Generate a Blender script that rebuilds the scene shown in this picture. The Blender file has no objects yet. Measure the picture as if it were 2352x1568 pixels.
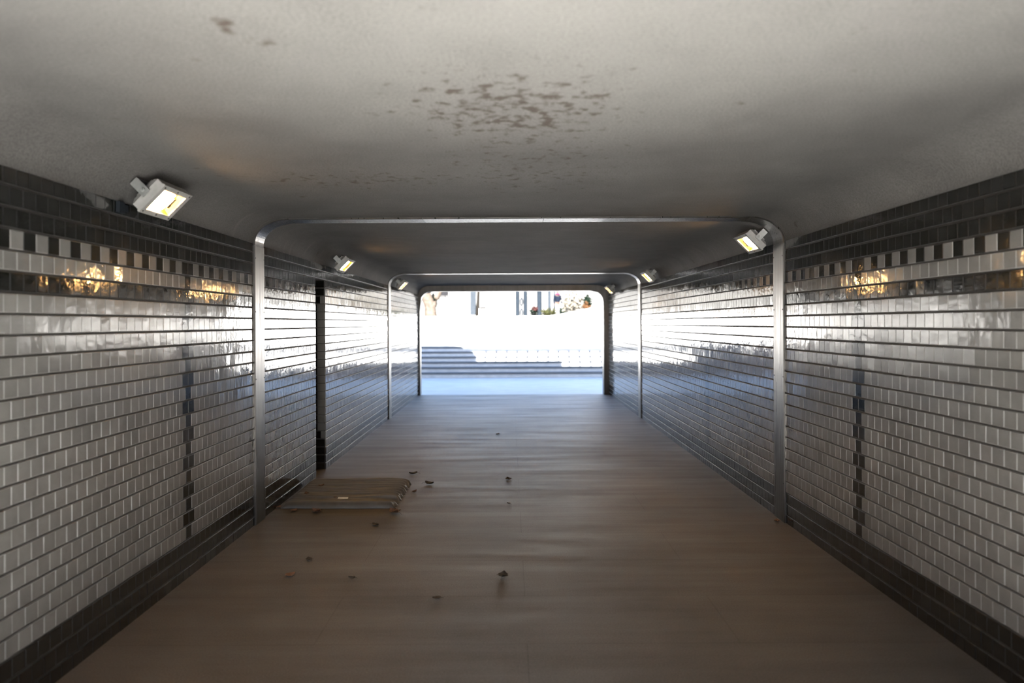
import bpy, bmesh, math, random
from mathutils import Vector, Matrix, noise as mnoise
R = random.Random(7)
S = bpy.context.scene
COL = S.collection
PI = math.pi

# ------------------------------------------------------------------ measures (metres)
F_PX = 1568.0                 # 24 mm lens on a 2352 px frame
CAM_H = 1.653
XL, XR = -2.113, 2.262        # tiled faces of the two walls
TILE, ROW = 0.0795, 0.0906
ROW0 = -0.019                 # underside of the lowest course, below the floor
TILE_TOP = 2.322
CEIL = 2.526
Y0, Y1 = -1.9, 15.85         # the two mouths of the underpass
NICHE = (7.41, 7.80)
STRIPS = ((5.62, 5.83), (11.80, 12.01))
SUN_EL = math.radians(36.0)
ROLL = 0.0047

def ray(px, py):
    dx, dy = px - 1172.0, py - 742.0
    return (dx - ROLL * dy) / F_PX, -(dy + ROLL * dx) / F_PX
def on_floor(px, py, h=0.0):
    a, b = ray(px, py)
    y = (h - CAM_H) / b
    return Vector((a * y, y, h))
def at_depth(px, py, y):
    a, b = ray(px, py)
    return Vector((a * y, y, CAM_H + b * y))

# ------------------------------------------------------------------ materials
def new_mat(name):
    m = bpy.data.materials.new(name); m.use_nodes = True
    nt = m.node_tree
    return m, nt, nt.nodes['Principled BSDF']
def nd(nt, kind, **kw):
    n = nt.nodes.new(kind)
    for k, v in kw.items():
        if k in n.inputs.keys(): n.inputs[k].default_value = v
        else: setattr(n, k, v)
    return n
def ramp(nt, src, stops):
    r = nt.nodes.new('ShaderNodeValToRGB')
    el = r.color_ramp.elements
    while len(el) < len(stops): el.new(0.5)
    for e, (p, c) in zip(el, stops):
        e.position = p; e.color = (c, c, c, 1) if isinstance(c, (int, float)) else (*c, 1)
    nt.links.new(src, r.inputs[0])
    return r
def mix(nt, fac, a, b, mode='MIX'):
    m = nt.nodes.new('ShaderNodeMix'); m.data_type = 'RGBA'; m.blend_type = mode
    for sock, v in ((m.inputs[0], fac), (m.inputs[6], a), (m.inputs[7], b)):
        if isinstance(v, bpy.types.NodeSocket): nt.links.new(v, sock)
        elif isinstance(v, (int, float)): sock.default_value = v
        else: sock.default_value = (*v, 1)
    return m.outputs[2]
def math_(nt, op, a, b=None, clamp=False):
    m = nt.nodes.new('ShaderNodeMath'); m.operation = op; m.use_clamp = clamp
    for sock, v in ((m.inputs[0], a), (m.inputs[1], b)):
        if v is None: continue
        if isinstance(v, bpy.types.NodeSocket): nt.links.new(v, sock)
        else: sock.default_value = v
    return m.outputs[0]
def obj_coord(nt, scale=(1, 1, 1)):
    t = nt.nodes.new('ShaderNodeTexCoord'); mp = nt.nodes.new('ShaderNodeMapping')
    mp.inputs['Scale'].default_value = scale
    nt.links.new(t.outputs['Object'], mp.inputs[0])
    return mp.outputs[0]
def bump(nt, bsdf, height, strength, dist):
    b = nt.nodes.new('ShaderNodeBump')
    b.inputs['Strength'].default_value = strength; b.inputs['Distance'].default_value = dist
    nt.links.new(height, b.inputs['Height']); nt.links.new(b.outputs[0], bsdf.inputs['Normal'])
    return b
def plain(name, col, rough=0.6, metal=0.0, var=0.25, scale=14.0, bstr=0.15, bdist=0.004, spec=0.5):
    m, nt, p = new_mat(name)
    co = obj_coord(nt)
    n = nd(nt, 'ShaderNodeTexNoise', Scale=scale, Detail=5.0); nt.links.new(co, n.inputs['Vector'])
    r = ramp(nt, n.outputs[0], [(0.3, tuple(c * (1 - var) for c in col)), (0.7, tuple(min(1, c * (1 + var)) for c in col))])
    nt.links.new(r.outputs[0], p.inputs['Base Color'])
    p.inputs['Roughness'].default_value = rough; p.inputs['Metallic'].default_value = metal
    p.inputs['Specular IOR Level'].default_value = spec
    if bstr: bump(nt, p, n.outputs[0], bstr, bdist)
    return m

def tile_mat(name, col, rlo, rhi, wav=0.5, ior=2.1):
    m, nt, p = new_mat(name)
    co = obj_coord(nt)
    at = nt.nodes.new('ShaderNodeAttribute'); at.attribute_name = 'tile_tone'
    tone = ramp(nt, at.outputs['Fac'], [(0.0, tuple(c * 0.86 for c in col)), (1.0, tuple(min(1, c * 1.08) for c in col))])
    n = nd(nt, 'ShaderNodeTexNoise', Scale=5.0, Detail=6.0, Roughness=0.65); nt.links.new(co, n.inputs['Vector'])
    grime = ramp(nt, n.outputs[0], [(0.35, 0.82), (0.6, 1.0)])
    nt.links.new(mix(nt, 1.0, tone.outputs[0], grime.outputs[0], 'MULTIPLY'), p.inputs['Base Color'])
    n2 = nd(nt, 'ShaderNodeTexNoise', Scale=9.0, Detail=5.0); nt.links.new(co, n2.inputs['Vector'])
    rr = ramp(nt, n2.outputs[0], [(0.35, rlo), (0.7, rhi)])
    nt.links.new(rr.outputs[0], p.inputs['Roughness'])
    n3 = nd(nt, 'ShaderNodeTexNoise', Scale=26.0, Detail=2.0); nt.links.new(co, n3.inputs['Vector'])
    bump(nt, p, n3.outputs[0], wav, 0.0016)
    p.inputs['IOR'].default_value = ior
    return m

def plaster_mat():
    m, nt, p = new_mat('sprayed_plaster')
    co = obj_coord(nt)
    fine = nd(nt, 'ShaderNodeTexNoise', Scale=95.0, Detail=4.0, Roughness=0.7); nt.links.new(co, fine.inputs['Vector'])
    mid = nd(nt, 'ShaderNodeTexNoise', Scale=1.6, Detail=6.0, Roughness=0.6); nt.links.new(co, mid.inputs['Vector'])
    base = ramp(nt, mid.outputs[0], [(0.3, (0.055, 0.0535, 0.051)), (0.7, (0.077, 0.0755, 0.0715))])
    speck = ramp(nt, fine.outputs[0], [(0.36, 0.72), (0.52, 1.0), (0.70, 1.18)])
    c = mix(nt, 1.0, base.outputs[0], speck.outputs[0], 'MULTIPLY')
    # a paler area, widened and brightened to paint in the bounce light, edges broken
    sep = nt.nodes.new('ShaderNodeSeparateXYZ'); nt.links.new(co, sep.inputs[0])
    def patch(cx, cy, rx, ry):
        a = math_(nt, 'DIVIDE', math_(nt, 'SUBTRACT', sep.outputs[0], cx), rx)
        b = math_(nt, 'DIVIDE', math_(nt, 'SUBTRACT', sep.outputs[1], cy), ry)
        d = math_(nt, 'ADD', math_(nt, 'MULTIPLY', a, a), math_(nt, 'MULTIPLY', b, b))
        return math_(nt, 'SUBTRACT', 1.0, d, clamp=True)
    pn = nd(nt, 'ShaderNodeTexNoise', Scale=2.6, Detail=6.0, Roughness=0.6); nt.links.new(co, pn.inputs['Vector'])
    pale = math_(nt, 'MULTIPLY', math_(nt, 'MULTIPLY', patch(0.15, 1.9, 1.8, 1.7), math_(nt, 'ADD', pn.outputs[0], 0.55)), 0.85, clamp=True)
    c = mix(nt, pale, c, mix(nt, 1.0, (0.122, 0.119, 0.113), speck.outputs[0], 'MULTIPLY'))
    # brown water stains with shapes of their own, gathered in one worn patch and strewn elsewhere
    zone = math_(nt, 'MAXIMUM', patch(0.02, 2.80, 0.68, 0.78), math_(nt, 'MULTIPLY', patch(0.12, 3.8, 0.85, 1.4), 0.75))
    zone = math_(nt, 'MAXIMUM', zone, math_(nt, 'MULTIPLY', patch(-0.9, 4.15, 1.3, 0.45), 0.8))
    sp = nd(nt, 'ShaderNodeTexNoise', Scale=15.0, Detail=5.0, Roughness=0.62); nt.links.new(co, sp.inputs['Vector'])
    thr = math_(nt, 'SUBTRACT', 0.72, math_(nt, 'MULTIPLY', zone, 0.25))
    s1 = math_(nt, 'MULTIPLY', math_(nt, 'SUBTRACT', sp.outputs[0], thr), 9.0, clamp=True)
    vor = nd(nt, 'ShaderNodeTexNoise', Scale=6.5, Detail=3.0, Roughness=0.55); nt.links.new(co, vor.inputs['Vector'])
    s2 = math_(nt, 'MULTIPLY', math_(nt, 'SUBTRACT', vor.outputs[0], 0.70), 12.0, clamp=True)
    st = math_(nt, 'MULTIPLY', math_(nt, 'MAXIMUM', s1, s2), 0.78)
    c = mix(nt, st, c, (0.026, 0.017, 0.011))
    # long hairline cracks and old drip marks across the roof
    st2 = obj_coord(nt, (1.2, 13.0, 1.0))
    dr = nd(nt, 'ShaderNodeTexNoise', Scale=2.2, Detail=4.0, Roughness=0.6); nt.links.new(st2, dr.inputs['Vector'])
    far = math_(nt, 'MULTIPLY', math_(nt, 'SUBTRACT', sep.outputs[1], 4.6), 0.8, clamp=True)
    dm = math_(nt, 'MULTIPLY', math_(nt, 'MULTIPLY', math_(nt, 'SUBTRACT', dr.outputs[0], 0.60), 7.0, clamp=True), far)
    c = mix(nt, math_(nt, 'MULTIPLY', dm, 0.5), c, (0.13, 0.12, 0.108))
    nt.links.new(c, p.inputs['Base Color'])
    p.inputs['Roughness'].default_value = 0.8
    p.inputs['Specular IOR Level'].default_value = 0.12
    h = math_(nt, 'ADD', fine.outputs[0], math_(nt, 'MULTIPLY', dr.outputs[0], 1.0))
    bump(nt, p, h, 0.55, 0.006)
    return m

def floor_mat():
    m, nt, p = new_mat('worn_floor')
    co = obj_coord(nt)
    big = nd(nt, 'ShaderNodeTexNoise', Scale=0.8, Detail=6.0, Roughness=0.6); nt.links.new(co, big.inputs['Vector'])
    base = ramp(nt, big.outputs[0], [(0.3, (0.038, 0.035, 0.031)), (0.5, (0.058, 0.052, 0.046)), (0.7, (0.076, 0.066, 0.057))])
    gr = nd(nt, 'ShaderNodeTexNoise', Scale=120.0, Detail=3.0, Roughness=0.7); nt.links.new(co, gr.inputs['Vector'])
    grc = ramp(nt, gr.outputs[0], [(0.3, 0.6), (0.7, 1.45)])
    c = mix(nt, 1.0, base.outputs[0], grc.outputs[0], 'MULTIPLY')
    sheets = nt.nodes.new('ShaderNodeTexBrick')
    for k, v in (('Scale', 1.0), ('Mortar Size', 0.0035), ('Mortar Smooth', 0.1), ('Brick Width', 2.2), ('Row Height', 0.62)): sheets.inputs[k].default_value = v
    sheets.offset = 0.5; sheets.inputs['Color1'].default_value = (1, 1, 1, 1); sheets.inputs['Color2'].default_value = (0.97, 0.97, 0.97, 1)
    sheets.inputs['Mortar'].default_value = (0.7, 0.69, 0.68, 1)
    mp = nt.nodes.new('ShaderNodeMapping'); mp.inputs['Location'].default_value = (-0.08, 0.2, 0)
    nt.links.new(co, mp.inputs[0]); nt.links.new(mp.outputs[0], sheets.inputs['Vector'])
    c = mix(nt, 1.0, c, sheets.outputs[0], 'MULTIPLY')
    st = obj_coord(nt, (0.35, 3.2, 1.0))
    wv = nd(nt, 'ShaderNodeTexNoise', Scale=1.6, Detail=5.0, Roughness=0.6); nt.links.new(st, wv.inputs['Vector'])
    nt.links.new(c, p.inputs['Base Color'])
    rr = ramp(nt, wv.outputs[0], [(0.3, 0.50), (0.7, 0.68)])
    nt.links.new(rr.outputs[0], p.inputs['Roughness'])
    h = math_(nt, 'ADD', math_(nt, 'MULTIPLY', gr.outputs[0], 0.5), math_(nt, 'MULTIPLY', wv.outputs[0], 0.9))
    bump(nt, p, h, 0.42, 0.008)
    p.inputs['Specular IOR Level'].default_value = 0.36
    p.inputs['Specular Tint'].default_value = (1.0, 0.90, 0.79, 1)  # warm light mirrored by the floor, put into the specular colour
    return m

def steel_mat(name, col=(0.12, 0.114, 0.108), rough=0.34):
    m, nt, p = new_mat(name)
    st = obj_coord(nt, (60.0, 60.0, 1.4))
    n = nd(nt, 'ShaderNodeTexNoise', Scale=1.0, Detail=4.0); nt.links.new(st, n.inputs['Vector'])
    r = ramp(nt, n.outputs[0], [(0.3, rough * 0.75), (0.7, rough * 1.35)])
    nt.links.new(r.outputs[0], p.inputs['Roughness'])
    w = nd(nt, 'ShaderNodeTexNoise', Scale=2.3, Detail=3.0); nt.links.new(obj_coord(nt, (6, 6, 0.8)), w.inputs['Vector'])
    cr = ramp(nt, w.outputs[0], [(0.3, tuple(c * 0.8 for c in col)), (0.7, col)])
    nt.links.new(cr.outputs[0], p.inputs['Base Color'])
    p.inputs['Metallic'].default_value = 1.0
    h = math_(nt, 'ADD', math_(nt, 'MULTIPLY', n.outputs[0], 0.25), w.outputs[0])
    bump(nt, p, h, 0.05, 0.01)
    return m

def emit_mat(name, col, strength):
    m, nt, p = new_mat(name)
    p.inputs['Base Color'].default_value = (*col, 1)
    p.inputs['Emission Color'].default_value = (*col, 1)
    n = nd(nt, 'ShaderNodeTexNoise', Scale=9.0, Detail=2.0)
    nt.links.new(obj_coord(nt), n.inputs['Vector'])
    r = ramp(nt, n.outputs[0], [(0.0, 0.9), (1.0, 1.1)])
    nt.links.new(math_(nt, 'MULTIPLY', r.outputs[0], strength), p.inputs['Emission Strength'])
    return m

M = dict(
    grout=plain('dark_grout', (0.020, 0.018, 0.016), 0.8),
    white=tile_mat('white_glazed_tile', (0.138, 0.134, 0.126), 0.045, 0.13),
    wedge=tile_mat('white_tile_edge', (0.18, 0.176, 0.168), 0.30, 0.42, 0.2, 1.5), bedge=tile_mat('black_tile_edge', (0.006, 0.006, 0.006), 0.30, 0.42, 0.2, 1.42),
    black=tile_mat('black_glazed_tile', (0.008, 0.0086, 0.0082), 0.05, 0.14, 0.5, 1.85),
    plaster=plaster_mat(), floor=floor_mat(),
    steel=steel_mat('brushed_steel'), dsteel=steel_mat('dark_bronze_steel', (0.10, 0.095, 0.09), 0.42),
    screw=plain('dark_screw', (0.03, 0.028, 0.026), 0.4, 0.8),
    housing=plain('cast_grey_aluminium', (0.24, 0.235, 0.225), 0.5, 0.35, 0.15, 20),
    galv=plain('galvanised_bracket', (0.26, 0.265, 0.26), 0.42, 0.7, 0.15, 30),
    gold=plain('gold_reflector', (0.95, 0.52, 0.10), 0.35, 0.6, 0.08, 8, 0),
    socket=plain('dark_lamp_socket', (0.02, 0.017, 0.014), 0.6),
    glow=emit_mat('warm_lamp_glow', (1.0, 0.58, 0.22), 330.0),
    rubber=plain('black_cable', (0.02, 0.02, 0.02), 0.5),
    asphalt=plain('dark_asphalt', (0.075, 0.07, 0.065), 0.8, 0, 0.2, 30.0, 0.3, 0.005),
    concrete=plain('pale_concrete', (0.52, 0.51, 0.49), 0.8, 0, 0.12, 3.0, 0.3, 0.01),
    bouncepave=plain('white_bounce_paving', (0.765, 0.765, 0.755), 0.6, 0, 0.06, 2.0, 0.1, 0.004),
    paving=plain('pale_stone_paving', (0.235, 0.23, 0.22), 0.55, 0, 0.10, 2.0, 0.1, 0.004),
    stone=plain('pale_step_stone', (0.42, 0.42, 0.42), 0.6, 0, 0.10, 6.0, 0.1, 0.004),
    granite=plain('dark_step_edge', (0.085, 0.09, 0.095), 0.7, 0, 0.2, 40.0),
    facade=plain('cream_facade', (0.036, 0.035, 0.033), 0.8, 0, 0.1, 1.0, 0.1),
    whitewall=plain('white_painted_wall', (0.68, 0.672, 0.655), 0.8, 0, 0.05, 2.0, 0.1),
    render=plain('white_render', (0.12, 0.118, 0.113), 0.8, 0, 0.05, 2.0, 0.1),
    bark=plain('pale_bark', (0.026, 0.021, 0.017), 0.85, 0, 0.35, 8.0, 0.6, 0.02, spec=0.02),
    dbark=plain('dark_bark', (0.004, 0.0035, 0.003), 0.85, 0, 0.35, 8.0, 0.6, 0.02, spec=0.02),
    olive=plain('olive_leaves', (0.010, 0.0105, 0.004), 0.6, 0, 0.4, 9.0, 0, spec=0.02),
    green=plain('dark_green_leaves', (0.002, 0.004, 0.0024), 0.55, 0, 0.4, 9.0, 0, spec=0.02),
    pale=plain('bleached_leaves', (0.062, 0.056, 0.046), 0.7, 0, 0.2, 5.0, 0, spec=0.02),
    orange=plain('orange_petals', (0.026, 0.013, 0.006), 0.6, 0, 0.25, 9.0, 0, spec=0.02),
    red=plain('dull_red_petals', (0.016, 0.0065, 0.006), 0.6, 0, 0.25, 9.0, 0, spec=0.02),
    terracotta=plain('terracotta_pot', (0.02, 0.012, 0.008), 0.8, spec=0.02),
    blackpot=plain('black_pot', (0.004, 0.004, 0.004), 0.6, spec=0.02),
    post=plain('blue_grey_paint', (0.0045, 0.006, 0.008), 0.8, 0.0, 0.15, 6.0, spec=0.02),
    lightpost=plain('light_grey_paint', (0.010, 0.012, 0.0145), 0.8, 0.0, 0.15, 6.0, spec=0.02),
    sign=plain('dark_grey_board', (0.005, 0.005, 0.0055), 0.8, spec=0.02),
    wood=plain('weathered_bench_wood', (0.006, 0.0057, 0.0054), 0.8, spec=0.02),
    mat=None, leaf=plain('dry_brown_leaf', (0.105, 0.052, 0.028), 0.7, 0, 0.4, 60.0, 0.3, 0.002),
    darkleaf=plain('wet_dark_leaf', (0.022, 0.018, 0.015), 0.6, 0, 0.4, 60.0, 0.3, 0.002),
    paper=plain('white_paper', (0.62, 0.60, 0.55), 0.7),
    skin=plain('skin', (0.03, 0.02, 0.016), 0.5, 0, 0.08, 20, 0, spec=0.02),
    navy=plain('navy_cloth', (0.002, 0.003, 0.0055), 0.85, spec=0.02), whitecloth=plain('white_cloth', (0.08, 0.08, 0.08), 0.85, 0, 0.05, spec=0.02),
    pink=plain('pink_cloth', (0.026, 0.008, 0.016), 0.85, spec=0.02), hair=plain('dark_hair', (0.02, 0.015, 0.012), 0.5, spec=0.02),
)
def mat_fabric():
    m, nt, p = new_mat('dusty_grey_canvas')
    co = obj_coord(nt)
    n = nd(nt, 'ShaderNodeTexNoise', Scale=7.0, Detail=6.0, Roughness=0.65); nt.links.new(co, n.inputs['Vector'])
    w = nd(nt, 'ShaderNodeTexNoise', Scale=220.0, Detail=2.0); nt.links.new(co, w.inputs['Vector'])
    c = ramp(nt, n.outputs[0], [(0.3, (0.042, 0.041, 0.039)), (0.7, (0.080, 0.076, 0.070))])
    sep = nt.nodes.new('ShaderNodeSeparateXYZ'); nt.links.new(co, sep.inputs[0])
    crest = ramp(nt, math_(nt, 'MULTIPLY', sep.outputs[2], 10.0), [(0.40, 0.0), (0.68, 0.55)])  # paler towards the ridge tops
    nt.links.new(mix(nt, crest.outputs[0], c.outputs[0], (0.150, 0.142, 0.130)), p.inputs['Base Color']); p.inputs['Roughness'].default_value = 0.55
    bump(nt, p, w.outputs[0], 0.3, 0.002)
    return m
M['mat'] = mat_fabric()

# ------------------------------------------------------------------ mesh building
class MB:
    def __init__(s): s.v = []; s.f = []; s.mi = []; s.tone = []; s.sm = []
    def add(s, vs, fs, mi=0, tone=0.5, smooth=False):
        o = len(s.v); s.v += [tuple(p) for p in vs]
        for f in fs:
            s.f.append(tuple(i + o for i in f)); s.mi.append(mi); s.tone.append(tone); s.sm.append(smooth)
    def box(s, a, b, mi=0):
        x0, y0, z0 = a; x1, y1, z1 = b
        s.add([(x0,y0,z0),(x1,y0,z0),(x1,y1,z0),(x0,y1,z0),(x0,y0,z1),(x1,y0,z1),(x1,y1,z1),(x0,y1,z1)],
              [(0,3,2,1),(4,5,6,7),(0,1,5,4),(1,2,6,5),(2,3,7,6),(3,0,4,7)], mi)
    def obox(s, c, ux, uy, uz, hx, hy, hz, mi=0, taper=1.0):
        c = Vector(c); P = []
        for sz, t in ((-1, 1.0), (1, taper)):
            for sx, sy in ((-1,-1),(1,-1),(1,1),(-1,1)):
                P.append(c + ux*hx*sx*t + uy*hy*sy*t + uz*hz*sz)
        s.add(P, [(0,3,2,1),(4,5,6,7),(0,1,5,4),(1,2,6,5),(2,3,7,6),(3,0,4,7)], mi)
    def tube(s, pts, radii, n=10, mi=0, caps=True):
        pts = [Vector(p) for p in pts]; rings = []
        for i, p in enumerate(pts):
            d = (pts[min(i+1, len(pts)-1)] - pts[max(i-1, 0)]).normalized()
            a = Vector((0,0,1)) if abs(d.z) < 0.9 else Vector((1,0,0))
            u = d.cross(a).normalized(); w = d.cross(u)
            r = radii[i] if isinstance(radii, (list, tuple)) else radii
            rings.append([p + (u*math.cos(2*PI*k/n) + w*math.sin(2*PI*k/n))*r for k in range(n)])
        vs = [q for r in rings for q in r]; fs = []
        for i in range(len(pts)-1):
            for k in range(n):
                fs.append((i*n+k, i*n+(k+1)%n, (i+1)*n+(k+1)%n, (i+1)*n+k))
        s.add(vs, fs, mi, smooth=True)
        if caps:
            s.add(rings[0], [tuple(range(n))[::-1]], mi); s.add(rings[-1], [tuple(range(n))], mi)
    def lathe(s, c, prof, n=20, mi=0):
        c = Vector(c); vs = []; fs = []
        for r, z in prof:
            vs += [c + Vector((r*math.cos(2*PI*k/n), r*math.sin(2*PI*k/n), z)) for k in range(n)]
        for i in range(len(prof)-1):
            for k in range(n): fs.append((i*n+k, i*n+(k+1)%n, (i+1)*n+(k+1)%n, (i+1)*n+k))
        s.add(vs, fs, mi, smooth=True)
    def leafball(s, c, r, n, size, mi=0, squash=(1,1,1)):
        c = Vector(c)
        for _ in range(n):
            d = Vector((R.gauss(0,1), R.gauss(0,1), R.gauss(0,1))).normalized()
            p = c + Vector((d.x*squash[0], d.y*squash[1], d.z*squash[2])) * r * (R.uniform(0.55, 1.0))
            u = Vector((R.gauss(0,1), R.gauss(0,1), R.gauss(0,1))).normalized()
            w = u.cross(d)
            if w.length < 0.05: continue
            w.normalize(); L = size*R.uniform(0.6, 1.3)
            m_ = p + u*L*0.5 + d*L*0.1
            s.add([p, m_ + w*L*0.28, p + u*L, m_ - w*L*0.28], [(0,1,2,3)], mi)
    def build(s, name, mats, parent=None, fix=True):
        me = bpy.data.meshes.new(name); me.from_pydata(s.v, [], s.f)
        if not isinstance(mats, (list, tuple)): mats = [mats]
        for m in mats: me.materials.append(m)
        me.polygons.foreach_set('material_index', s.mi)
        me.polygons.foreach_set('use_smooth', s.sm)
        if any(t != 0.5 for t in s.tone):
            a = me.attributes.new('tile_tone', 'FLOAT', 'FACE'); a.data.foreach_set('value', s.tone)
        if fix:
            bm = bmesh.new(); bm.from_mesh(me); bmesh.ops.recalc_face_normals(bm, faces=bm.faces); bm.to_mesh(me); bm.free()
        me.update()
        o = bpy.data.objects.new(name, me); COL.objects.link(o)
        if parent:
            o.parent = parent
            o.matrix_parent_inverse = Matrix.Translation(parent.location).inverted() if parent.parent is None else Matrix.Identity(4)
        return o

def bevel(o, w=0.004, seg=2):
    b = o.modifiers.new('bevel', 'BEVEL'); b.width = w; b.segments = seg; b.limit_method = 'ANGLE'; b.angle_limit = math.radians(40)
    return o
def structure(o): o['kind'] = 'structure'; return o
def tag(o, label, cat, group=None):
    o['label'] = label; o['category'] = cat
    if group: o['group'] = group
    return o
def empty(name, loc):
    o = bpy.data.objects.new(name, None); COL.objects.link(o); o.location = loc; o.empty_display_size = 0.1
    return o

# ------------------------------------------------------------------ tiled walls
def tile(mb, org, eu, ez, en, u0, u1, z0, z1, mi, depth=0.009):
    """one glazed tile with a rounded edge, slightly out of true; en points into the passage"""
    b, bd = 0.0021, 0.0018
    tu, tz = R.gauss(0, 0.0065), R.gauss(0, 0.0042)
    cu, cz = (u0+u1)/2, (z0+z1)/2
    off = R.gauss(0, 0.0004)
    def P(u, z, d): return org + eu*u + ez*z + en*(d + off + tu*(u-cu) + tz*(z-cz))
    def loop(i, d): return [P(u0+i, z0+i, d), P(u1-i, z0+i, d), P(u1-i, z1-i, d), P(u0+i, z1-i, d)]
    V = loop(b, 0.0) + loop(b*0.30, -bd*0.35) + loop(0, -bd) + loop(0, -depth)
    fs = []
    for k in range(3):
        for j in range(4):
            a, c = k*4+j, k*4+(j+1) % 4
            fs.append((a, a+4, c+4, c))
    tone = max(0.001, min(0.999, R.gauss(0.5, 0.22)))
    mb.add(V, [(0,1,2,3)], mi, tone)
    o = len(mb.v)-16
    for f in fs:
        mb.f.append(tuple(i + o for i in f)); mb.mi.append(mi+2); mb.tone.append(tone); mb.sm.append(False)

def black_tile(i, k, kk):
    """i = course, k = tile counted from the dark upright, kk = the same from a second one"""
    if i <= 2 or i == 20 or i >= 23: return True
    if i == 22: return (k % 2 == 0) if k >= 0 else (k % 2 == 1)
    for q in (k, kk):
        if q is None: continue
        if i % 2 == 1 and q == 0: return True
        if i % 2 == 0 and q in (-1, 0): return True
    return False

def wall(name, x, side, ys, ys2=None, niche=None):
    mb = MB()
    en = Vector((-side, 0, 0)); eu = Vector((0, 1, 0)); ez = Vector((0, 0, 1))
    org = Vector((x, 0, 0)); back = x + side*0.0075
    xo = x + side*0.42
    lo, hi = min(back, xo), max(back, xo)
    ntop = ROW0 + 24*ROW
    if niche:
        mb.box((lo, Y0, -0.05), (hi, niche[0], CEIL+0.3)); mb.box((lo, niche[1], -0.05), (hi, Y1, CEIL+0.3))
        mb.box((lo, niche[0], ntop), (hi, niche[1], CEIL+0.3)); mb.box((lo, niche[0], -0.05), (lo+0.12, niche[1], ntop))
    else:
        mb.box((lo, Y0, -0.05), (hi, Y1, CEIL+0.3))
    for i in range(26):
        z0, z1 = ROW0 + i*ROW + 0.0055, ROW0 + (i+1)*ROW - 0.0055
        if i == 25: z1 = TILE_TOP
        spans = [(Y0, Y1)]
        if niche and i <= 23: spans = [(Y0, niche[0]), (niche[1], Y1)]
        start = ys - (0.5*TILE if i % 2 == 1 else 0.0)
        for k in range(int((Y0-start)/TILE)-1, int((Y1-start)/TILE)+2):
            a = start + k*TILE; b = a + TILE
            kk = None
            if ys2 is not None: kk = k - round((ys2-ys)/TILE)
            for s0, s1 in spans:
                u0, u1 = max(a, s0)+0.0011, min(b, s1)-0.0011
                if u1-u0 < 0.012: continue
                tile(mb, org, eu, ez, en, u0, u1, z0, z1, 2 if black_tile(i, k, kk) else 1)
    if niche:      # the far jamb of the niche faces back along the passage
        o2 = Vector((x, niche[1]-0.005, 0))
        for i in range(24):
            z0, z1 = ROW0 + i*ROW + 0.0055, ROW0 + (i+1)*ROW - 0.0055
            cut = 0.090 if 5 <= i <= 20 else (0.055 if i in (4, 21) else 0.0)
            if cut:
                tile(mb, o2, Vector((-1, 0, 0)), ez, Vector((0, -1, 0)), 0.012, cut, z0, z1, 1, 0.006)
            tile(mb, o2, Vector((-1, 0, 0)), ez, Vector((0, -1, 0)), (cut or 0.010)+0.002, 0.29, z0, z1, 2, 0.006)
    return structure(mb.build(name, [M['grout'], M['white'], M['black'], M['wedge'], M['bedge']], fix=True))

wall('wall_left', XL, -1, 4.477, None, NICHE)
wall('wall_right', XR, 1, 4.442, 4.442 + 43*TILE)

# ------------------------------------------------------------------ floor and ceiling
FL0 = 1.6
mb = MB(); mb.box((XL-0.02, FL0, -0.2), (XR+0.02, Y1, 0.0)); mb.box((XL-0.31, NICHE[0], -0.2), (XL-0.02, NICHE[1], 0.0))
structure(mb.build('floor', M['floor']))

def inner_profile(n=14, dx=0.0, top=CEIL, base=TILE_TOP, rx=0.285, inset=0.0):
    """left tile edge -> cove -> flat roof -> cove -> right tile edge"""
    pts = []
    l, r = XL+inset-dx, XR-inset+dx
    ry = top-base
    for k in range(n+1):
        t = k/n*PI/2
        pts.append((l + rx - rx*math.cos(t), base + ry*math.sin(t)))
    for k in range(n+1):
        t = PI/2 - k/n*PI/2
        pts.append((r - rx + rx*math.cos(t), base + ry*math.sin(t)))
    return pts
mb = MB()
prof = inner_profile(16, dx=-0.0005)
ys = [Y0 + (Y1-Y0)*i/40 for i in range(41)]
vs = [(x, y, z) for y in ys for x, z in prof]; n = len(prof); fs = []
for i in range(40):
    for k in range(n-1): fs.append((i*n+k, i*n+k+1, (i+1)*n+k+1, (i+1)*n+k))
mb.add(vs, fs, smooth=True)
for y in (Y0, Y1):     # end faces
    fan = [(x, y, z) for x, z in prof] + [(XR, y, CEIL+0.3), (XL, y, CEIL+0.3)]
    mb.add(fan, [tuple(range(len(fan)))])
mb.add([(XL, Y0, CEIL+0.3), (XR, Y0, CEIL+0.3), (XR, Y1, CEIL+0.3), (XL, Y1, CEIL+0.3)], [(0, 1, 2, 3)])
structure(mb.build('ceiling', M['plaster'], fix=False))

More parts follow.
